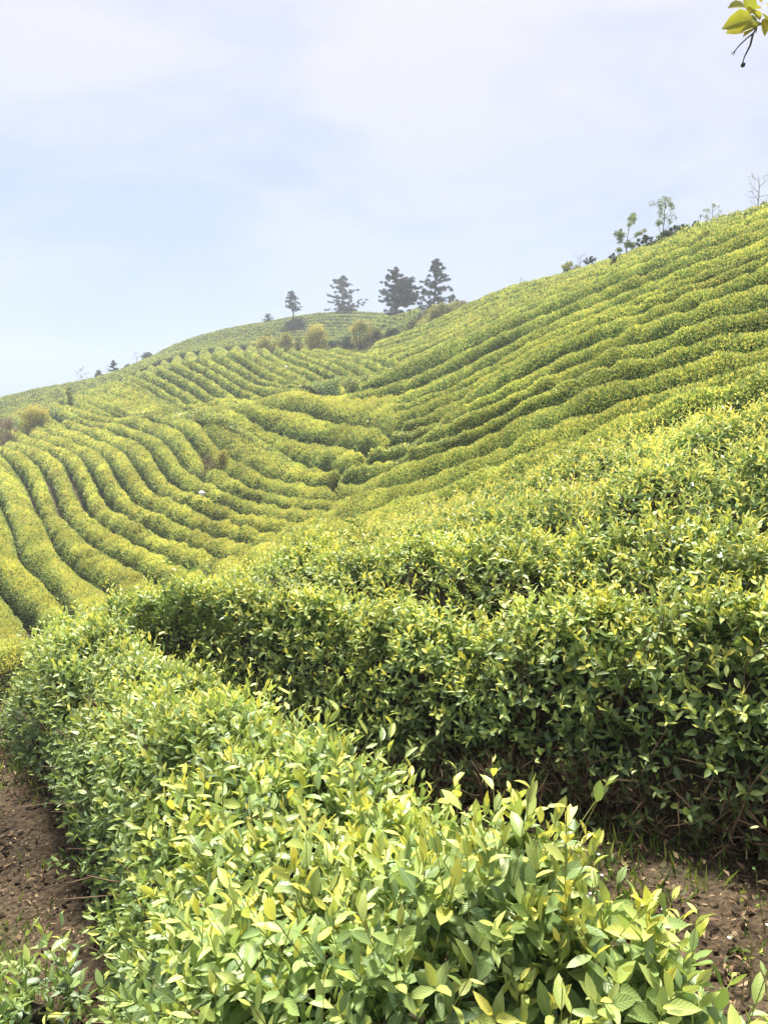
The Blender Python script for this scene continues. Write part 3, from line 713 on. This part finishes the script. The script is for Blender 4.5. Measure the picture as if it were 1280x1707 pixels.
PG = 'dark pines on the skyline'
pine(443,543,523,103,24,'low flat topped dark pine, leftmost on the distant crest', lean=.8, low=.45, tiers=4, bushy=1.2)
pine(491,560,486,95,32,'thin curving pine with a sparse top, standing over yellow shrubs', lean=-.2, low=.55, tiers=6, bushy=.8)
pine(571,532,461,106,50,'broad layered pine alone on the distant crest', low=.08, tiers=10, bushy=1.15)
pine(660,526,447,82,56,'dense pine with a forked trunk, left of the skyline pair', low=.12, tiers=9, fork=True, bushy=1.2)
pine(722,505,434,80,48,'tall open pine, right of the skyline pair', lean=.2, low=.22, tiers=9, bushy=.95)
pine(190,632,601,97,17,'small dark pine on the left skyline', low=.4, tiers=4, bushy=1.5)
shrub(755,499,487,78,20,'small dark bush at the foot of the tall open pine', M_dshrub, (.0,.4))
shrub(492,567,529,94,34,'dark grey green bush wrapping the foot of the curving pine', M_dshrub, (0,.35))
shrub(573,536,512,105,42,'dark undergrowth at the foot of the broad layered pine', M_dshrub, (0,.35))
G2 = 'shrubs in the dip below the pines'
shrub(446,580,551,66,38,'yellowish shrub, leftmost in the dip below the pines', None, (.4,.9), group=G2)
shrub(478,582,554,65,32,'yellow green shrub below the curving pine', None, (.35,.8), group=G2)
shrub(499,583,559,65,24,'small olive shrub between the yellow ones below the curving pine', None, (.2,.6), group=G2)
shrub(530,588,541,64,46,'large round yellow green shrub, biggest in the dip', None, (.5,1), group=G2, lobes=12)
shrub(552,588,568,70,22,'low dark shrub on the right of the large round one', M_dshrub, (.2,.8), group=G2)
shrub(603,576,532,66,42,'upright yellow green shrub on the grassy bank', None, (.5,1), group=G2)
shrub(625,576,546,66,36,'olive shrub leaning on the upright yellow green one', None, (.1,.6), group=G2)
shrub(580,578,562,69,28,'low dark bush left of the upright yellow green shrub', M_dshrub, (.1,.7), group=G2)
shrub(657,562,545,65,30,'dark green bush midway up the grassy bank', M_dshrub, (.3,.9), group=G2)
shrub(690,548,532,64,26,'small olive bush below the forked pine', None, (0,.5), group=G2)
shrub(736,536,504,62,42,'big olive shrub on the shoulder below the tall pine', None, (.1,.55), group=G2, lobes=11)
shrub(771,520,498,64,22,'thin brownish brush beside the big olive shrub', M_brown, (.2,.8), .5, group=G2)
sapling(563,612,587,54,12,'tiny tree rising out of the upper spur rows', 1.2, group=None)
# left skyline
shrub(248,606,589,98,24,'round brown olive bush on the left skyline', M_dshrub, (.3,.9))
shrub(213,619,607,97,13,'tiny dark bush below the round one on the left skyline', M_dshrub, (0,.5))
shrub(165,634,616,97,16,'small round green bush beside the dark skyline pine', M_dshrub, (.5,1))
sapling(229,628,584,90,16,'bare pale sapling left of the round brown olive bush', .12)
sapling(135,642,614,97,20,'thin pale sapling, leftmost on the skyline', .6, low=.1)
sapling(180,634,606,98,14,'wispy bare sapling touching the small dark skyline pine', .15)
shrub(117,668,642,56,18,'upright olive bush above the left field', None, (.1,.5))
shrub(58,716,676,50,50,'yellow olive shrub at the left edge above the field', None, (.5,1), .8, lobes=10)
shrub(14,722,695,48,44,'pinkish brown dry shrub at the left edge', M_brown, (.4,1), .6, lobes=10)
shrub(372,776,745,27.5,24,'yellow green bush in the bare gap of the left field', None, (.6,1))
shrub(348,772,752,27.5,30,'dry brown brush in the bare gap of the left field', M_brown, (.1,.6), .5)
# right skyline
shrub(820,496,485,54,13,'tiny bush on the skyline right of the pines', None, (.2,.7))
sapling(868,478,461,50,8,'single thin stalk on the skyline', .3, low=.5)
shrub(949,462,434,44,28,'olive bush beside the bare sapling on the skyline', None, (.2,.7))
sapling(966,462,420,44,30,'bare twiggy sapling behind the olive skyline bush', 0)
sapling(982,456,430,43,16,'little stalked bush with a dark round head on the skyline', 2.0, low=.55, leaf=M_dshrub)
sapling(1043,432,364,35,44,'leafy sapling with a straight trunk, left of two on the slope crest', 1.3, low=.15, ages=(.2,.8))
sapling(1071,418,391,35,20,'small dark sapling between the two leafy ones', 1.6, leaf=M_dshrub)
sapling(1105,406,332,33,46,'round headed thin sapling, right of two on the slope crest', .8, low=.35, ages=(.2,.7))
sapling(1121,396,375,33,14,'short dark sapling right of the round headed one', 2.0, leaf=M_dshrub)
G3 = 'dark scrub along the slope crest'
for (u_, vb_, vt_, w_, lb_) in [(1085,414,398,26,'dark low scrub clump on the slope crest, leftmost'),(1108,408,391,30,'dark low scrub clump at the foot of the round headed sapling'),
        (1135,399,381,34,'long dark scrub clump right of the short dark sapling'),(1158,392,375,30,'dark scrub clump, last before the pink rock'),(1022,437,426,18,'small dark scrub left of the straight trunked sapling')]:
    shrub(u_, vb_, vt_-9, 31.8, w_, lb_, M_dshrub, (.1,.6), group=G3)
sapling(1165,392,354,32,16,'faint bare sapling over the pink rock', .35)
sapling(1185,388,337,31,24,'wispy tall sapling right of the pink rock', .5)
shrub(1206,384,356,29,28,'olive bush on the crest right of the wispy sapling', None, (.2,.7))
sapling(1262,362,289,27,44,'tall bare tree near the right edge of the skyline', .22, low=.2)
shrub(1273,360,334,26,26,'dark green bush at the foot of the bare tree', None, (.0,.5))

def rock(name, label, cat, u, v, d, wpx, m, squash=.6):
    loc, H, s = spot(u, v, v-5, d); a, b = ray(u, v); loc[2] = ZC + float(b)*d
    import bmesh
    bm = bmesh.new(); bmesh.ops.create_icosphere(bm, subdivisions=3, radius=wpx*s*.5)
    for vt in bm.verts:
        c = vt.co; k = 1 + .18*math.sin(c.x*9/s/wpx*.6+1)*math.cos(c.y*7/s/wpx+2) + .12*math.sin(c.z*14/s/wpx); vt.co = c*k; vt.co.z *= squash
    me = bpy.data.meshes.new(name); bm.to_mesh(me); bm.free(); me.materials.append(m)
    for p in me.polygons: p.use_smooth = True
    o = bpy.data.objects.new(name, me); C.objects.link(o); o.location = loc; tag(o, label, cat); return o
rock('rock', 'pinkish pale boulder among scrub on the slope crest', 'rock', 1181, 389, 28.5, 17, M_rock)
rock('plastic_bag', 'small white plastic bag caught on a left field row', 'bag', 337, 822, 22.8, 10, M_white, .8)
rock('plastic_bag', 'tiny white plastic scrap on an upper spur row', 'bag', 477, 612, 48, 5, M_white, .8)

# ------------------------------------------------------------------ overhanging tree at the right
def overhang():
    base = np.array([2.75, 2.5, 0.0]); base[2] = zground(base[0], base[1])
    root = empty('tree', base); tag(root, 'leafy twig with yellow green leaves hanging into the top right corner', 'tree')
    segs = []; tr = base + np.c_[np.array([0,.05,-.02,-.1,-.15]), np.array([0,.03,.05,0,0]), np.array([-.1,.8,1.7,2.6,3.4])]
    segs.append((tr, np.array([.07,.06,.05,.04,.025])))
    limb = np.array([tr[3], [2.1,2.35,3.25],[1.6,2.25,3.12],[1.3,2.2,2.92],[1.165,2.2,2.75],[1.115,2.2,2.66]]); segs.append((limb, np.array([.03,.022,.016,.009,.005,.0035])))
    def pp(u, v, d=2.2): a, b = ray(u, v); return np.array([a*d, d, ZC+b*d])
    segs.append((np.array([limb[-1], pp(1262,42), pp(1254,58), pp(1250,75), pp(1240,95), pp(1236,108)]), np.array([.0035,.0032,.003,.0028,.002,.0016])))
    segs.append((np.array([pp(1254,56), pp(1245,63), pp(1232,75), pp(1224,85), pp(1218,90)]), np.array([.0022,.002,.0018,.0015,.0012])))
    segs.append((np.array([pp(1225,84), pp(1222,92)]), .0012)); segs.append((np.array([pp(1262,42), pp(1259,55)]), .0012))
    segs.append((np.array([pp(1237,104), pp(1238,107), pp(1237,110), pp(1236,113)]), np.array([.002,.0065,.006,.001])))
    for k in range(10):
        q = limb[rng.integers(0,3)]; e = q + np.array([rng.uniform(-.1,.9), rng.uniform(-.5,.5), rng.uniform(.1,.8)]); segs.append((np.array([q,(q+e)/2+rng.normal(0,.05,3),e]), np.array([.012,.008,.003])))
    v, q = tubes(segs, 7); npmesh('trunk', v-base, q, None, [M_bark], True, parent=root)
    B=[];X=[];Nn=[];L_=[]
    lv = [((1262,38),(1240,24)),((1255,32),(1206,38)),((1250,36),(1216,51)),((1262,38),(1236,50)),((1266,36),(1250,48)),((1242,12),(1220,3)),((1262,10),(1238,22)),((1270,14),(1252,4)),((1275,30),(1276,52)),
          ((1268,22),(1284,40)),((1262,42),(1238,59)),((1272,12),(1290,6)),((1256,20),(1244,-8)),((1268,5),(1262,-16)),((1276,36),(1296,30)),((1262,30),(1246,14)),((1266,34),(1258,16))]
    for (s0, e0) in lv:
        dd = 2.2 + rng.uniform(-.05,.05); a = pp(*s0, dd); b = pp(*e0, dd + rng.uniform(-.03,.03)); B.append(a); X.append(b-a); L_.append(np.linalg.norm(b-a)*1.1); Nn.append(norm(np.array([rng.normal(0,.4), -1, rng.uniform(.1,.8)])))
    B=np.array(B);X=np.array(X);Nn=np.array(Nn);L_=np.array(L_)
    n=220; j = rng.integers(0, 10, n); ex = np.array([segs[-1-k][0][-1] for k in range(10)])[j] + rng.normal(0,.12,(n,3))
    B=np.r_[B,ex]; X=np.r_[X,rnd3(n)-np.array([0,0,.5])]; Nn=np.r_[Nn,norm(rnd3(n)+np.array([0,0,1]))]; L_=np.r_[L_,rng.uniform(.06,.09,n)]
    v, q4, t3, uv = leaves8(B, X, Nn, L_, L_*rng.uniform(.5,.62,len(L_)), rng.uniform(0,.6,len(L_)))
    npmesh('crown', v-base, q4, t3, [M_over], True, np.repeat(rng.uniform(.3,1,len(B)),11), uv, parent=root)
M_over = leaf_material('overhanging_leaves', [(0,(.16,.20,.04)),(.5,(.32,.34,.06)),(1,(.55,.45,.06))], .45, .5, .3, True)
overhang()

# ------------------------------------------------------------------ sprigs, weeds and litter by the path
def sprig(u, vb, vt, label, n=9, lean=.1, size=.04, d=None):
    a, b = ray(u, vb); 
    if d is None:
        ds = np.geomspace(.6, 8, 900); g = zground(a*ds, ds) - (ZC + b*ds); d = ds[np.argmax(g >= 0)] if (g >= 0).any() else 3
    loc = np.array([a*d, d, float(zground(a*d, d))]); _, b1 = ray(u, vt); H = ZC + float(b1)*d - loc[2]
    tt = np.linspace(0,1,7); path = loc + np.c_[lean*H*tt**1.4, rng.normal(0,.01,7)*tt, tt*H]; segs=[(path, np.linspace(.003,.0012,7))]
    B=[];X=[];Ls=[];Ag=[]
    for k in range(n):
        f = .3+.7*k/(n-1); q = np.array([np.interp(f, tt, path[:,i]) for i in range(3)]); an = k*2.4
        dr = norm(np.array([math.cos(an), math.sin(an), .5+f])); e = q + dr*.035; segs.append((np.array([q,e]), .0012))
        B.append(e); X.append(dr+np.array([0,0,-.2])); Ls.append(size*rng.uniform(.7,1.2)); Ag.append(.35+.55*f*rng.random())
        B.append(q); X.append(dr*np.array([-1,-1,1])); Ls.append(size*rng.uniform(.6,1.0)); Ag.append(.3+.5*f*rng.random())
    B=np.array(B);X=np.array(X);Ls=np.array(Ls); m=len(B)
    root = empty('tea_seedling', loc); tag(root, label, 'seedling')
    v,q = tubes(segs,4); npmesh('stem', v-loc, q, None, [M_twig], True, parent=root)
    v,q4,t3,uv = leaves8(B,X,norm(rnd3(m)*.4+np.array([0,-.3,1])),Ls,Ls*.5,rng.uniform(0,.4,m)); npmesh('leaves', v-loc, q4, t3, [M_leaf], True, np.repeat(Ag,11), uv, parent=root)
sprig(722,1345,1195,'tall spindly tea seedling standing in the dark gap behind the foreground hedge', 10, .12, .045)
sprig(650,1330,1245,'short tea seedling left of the spindly one in the dark gap', 7, -.05, .05)
sprig(22,1790,1600,'small tea seedling with pale leaves at the bottom left corner by the soil', 9, .2, .05)
def weeds():
    # trailing weeds with tiny white flowers beside the path
    a, b = ray(985, 1490); d = 1.75; loc = np.array([a*d, d, float(zground(a*d, d))]); segs=[]; B=[];X=[]; F=[]
    for k in range(60):
        p = loc + np.array([rng.normal(0.05,.22), rng.normal(0,.16), 0]); p[2] = zground(p[0],p[1]); h = rng.uniform(.08,.26)
        e = p + np.array([rng.normal(0,.05), rng.normal(0,.05), h]); mid_ = (p+e)/2+rng.normal(0,.015,3); segs.append((np.array([p,mid_,e]), np.array([.0015,.0012,.0008])))
        for j in range(7): f = rng.uniform(.3,1); B.append(p*(1-f)+e*f); X.append(rnd3(1)[0]+np.array([0,0,.4]))
        if rng.random() < .22: F.append(e)
    B=np.array(B);X=np.array(X);m=len(B); root = empty('flowering_weed', loc); tag(root, 'patch of fine leafed weeds with tiny white flowers beside the soil path', 'weeds')
    v,q = tubes(segs,3); npmesh('stems', v-loc, q, None, [M_shoot], parent=root)
    v,t = leaves4(B,X,rnd3(m)+np.array([0,0,1]),rng.uniform(.012,.03,m),rng.uniform(.006,.012,m)); npmesh('leaves', v-loc, None, t, [M_weed], False, np.repeat(rng.random(m),4), parent=root)
    F=np.array(F); Bf=np.repeat(F,6,0); m=len(Bf); an=np.tile(np.arange(6)*1.047,len(F)); X=np.c_[np.cos(an),np.sin(an),np.full(m,.3)]
    v,t = leaves4(Bf,X,np.tile([0,0,1.0],(m,1)),np.full(m,.006),np.full(m,.004)); npmesh('flowers', v-loc, None, t, [M_white], parent=root)
weeds()
def scatter():
    n = 95000; x = rng.uniform(-4.5,2.6,n); y = rng.uniform(.5,6.5,n)
    z = zground(x,y) + rng.uniform(.002,.03,n); B = np.c_[x,y,z]
    X = norm(rnd3(n)*np.array([1,1,.25])); Nn = norm(rnd3(n)*.5+np.array([0,0,1])); L_ = rng.uniform(.006,.045,n)*np.where(rng.random(n)<.7,.6,1.0); long_ = rng.random(n) < .45
    Wd = np.where(long_, .003, L_*.4); L_ = np.where(long_, L_*1.6, L_)
    v,t = leaves4(B,X,Nn,L_,Wd)
    o = npmesh('leaf_litter', v, None, t, [M_litterleaf], False, np.repeat(rng.random(n),4)); tag(o, 'brown dead leaves and twig bits littering the soil path', 'leaf litter', kind='stuff')
    m_ = 9000; x = rng.uniform(-3.5,2.2,m_); y = rng.uniform(.8,5,m_); c_ = np.c_[x,y,zground(x,y)]
    oc = np.array([[1,0,0],[-1,0,0],[0,1,0],[0,-1,0],[0,0,1],[0,0,-1]],float); r_ = rng.lognormal(-4.7,.5,m_)[:,None,None]
    vv = c_[:,None,:] + oc[None]*r_*rng.uniform(.5,1.3,(m_,6,1)) + rng.normal(0,.25,(m_,6,3))*r_
    f_ = np.array([[0,2,4],[2,1,4],[1,3,4],[3,0,4],[2,0,5],[1,2,5],[3,1,5],[0,3,5]])
    o = npmesh('soil_clods', vv.reshape(-1,3), None, ((np.arange(m_)*6)[:,None,None]+f_[None]).reshape(-1,3), [bpy.data.materials['soil']], True); tag(o, 'small clods of brown soil on the path', 'soil clods', kind='stuff')
    # short grass and weeds on the soil, patchy
    n = 60000; x = rng.uniform(-4.5,2.6,n); y = rng.uniform(.5,6.5,n); k = vnoise(x*1.6,y*1.6,4) + rng.normal(0,.3,n) > .35; x=x[k];y=y[k];n=len(x)
    B = np.c_[x,y,zground(x,y)]; X = norm(rnd3(n)*.6+np.array([0,0,1])); L_ = rng.uniform(.02,.09,n)
    v,t = leaves4(B,X,rnd3(n),L_,L_*.10+.002)
    o = npmesh('grass', v, None, t, [M_weed], False, np.repeat(np.clip(rng.normal(.45,.3,n),0,1),4)); tag(o, 'thin green and yellow grass sprouting on the soil path', 'grass', kind='stuff')
    # dry grass and dead stems under the dark fronted hedge
    n = 14000; q = resample(BF, 400)[rng.integers(0,400,n)]; nrm = np.array([.55,.83]); off = rng.uniform(.10,.40,n)[:,None]
    q = q + off*nrm; B = np.c_[q, zground(q[:,0],q[:,1])]; X = norm(rnd3(n)*1.0+np.array([-.1,-.15,.6])); L_ = rng.uniform(.04,.16,n)
    B[:,2] += rng.random(n)*.22
    v,t = leaves4(B,X,rnd3(n),L_,np.full(n,.003))
    o = npmesh('dry_grass', v, None, t, [M_litterleaf], False, np.repeat(rng.random(n),4)); tag(o, 'dry brown grass under the bare front of the dark hedge', 'dry grass', kind='stuff')
    # little weeds in the shade of the hedge foot
    n = 9000; q = resample(BF, 400)[rng.integers(0,400,n)] + rng.uniform(.1,.35,n)[:,None]*nrm; B = np.c_[q, zground(q[:,0],q[:,1])+rng.random(n)**1.4*.42]
    v,t = leaves4(B,rnd3(n),rnd3(n)+np.array([0,0,1]),rng.uniform(.01,.03,n),rng.uniform(.006,.014,n))
    o = npmesh('weeds', v, None, t, [M_weed], False, np.repeat(rng.random(n)*.55,4)); tag(o, 'small leafed weeds climbing in the shade of the dark hedge front', 'weeds', kind='stuff')
    # rough grass on the bank below the pines
    n = 60000; u_ = rng.uniform(560,900,n); d_ = rng.uniform(58,88,n); x = (u_-640)/FPX*d_; y = d_
    B = np.c_[x,y,zground(x,y)]; L_ = rng.uniform(.15,.55,n)*(1+.6*vnoise(x*.5,y*.5,2)); 
    v,t = leaves4(B,norm(rnd3(n)*.6+np.array([0,0,1])),rnd3(n),np.abs(L_),np.full(n,.12))
    o = npmesh('rough_grass', v, None, t, [M_shrub], False, np.repeat(np.clip(.45+.3*vnoise(x*.3,y*.3,9)+rng.normal(0,.15,n),0,1),4)); tag(o, 'rough green grass covering the bank below the pines', 'grass', kind='stuff')
M_litterleaf = leaf_material('dead_leaves', [(0,(.05,.032,.02)),(.5,(.15,.095,.055)),(1,(.36,.27,.16))], .05, .8, .15)
scatter()
print('shrubs', [(o.name, tuple(round(c,1) for c in o.location), [len(ch.data.vertices) for ch in o.children]) for o in C.objects if o.name.startswith('shrub')][:8])

# ------------------------------------------------------------------ haze
def haze():
    x0,x1,y0,y1,z0,z1 = -130,110,-12,235,-20,26
    v = [(x,y,z) for z in (z0,z1) for y in (y0,y1) for x in (x0,x1)]
    q = [(0,2,3,1),(4,5,7,6),(0,1,5,4),(1,3,7,5),(3,2,6,7),(2,0,4,6)]
    m = bpy.data.materials.new('haze_air'); m.use_nodes = True; N = m.node_tree.nodes; L = m.node_tree.links
    N.remove(N['Principled BSDF']); p = N.new('ShaderNodeVolumePrincipled'); p.inputs['Color'].default_value = (.86,.92,1.0,1); p.inputs['Density'].default_value = .0017; p.inputs['Anisotropy'].default_value = .3
    L.new(p.outputs[0], N['Material Output'].inputs['Volume'])
    o = npmesh('haze', v, q, None, [m]); tag(o, 'thin pale haze over the whole hillside', 'haze', kind='stuff')
haze()
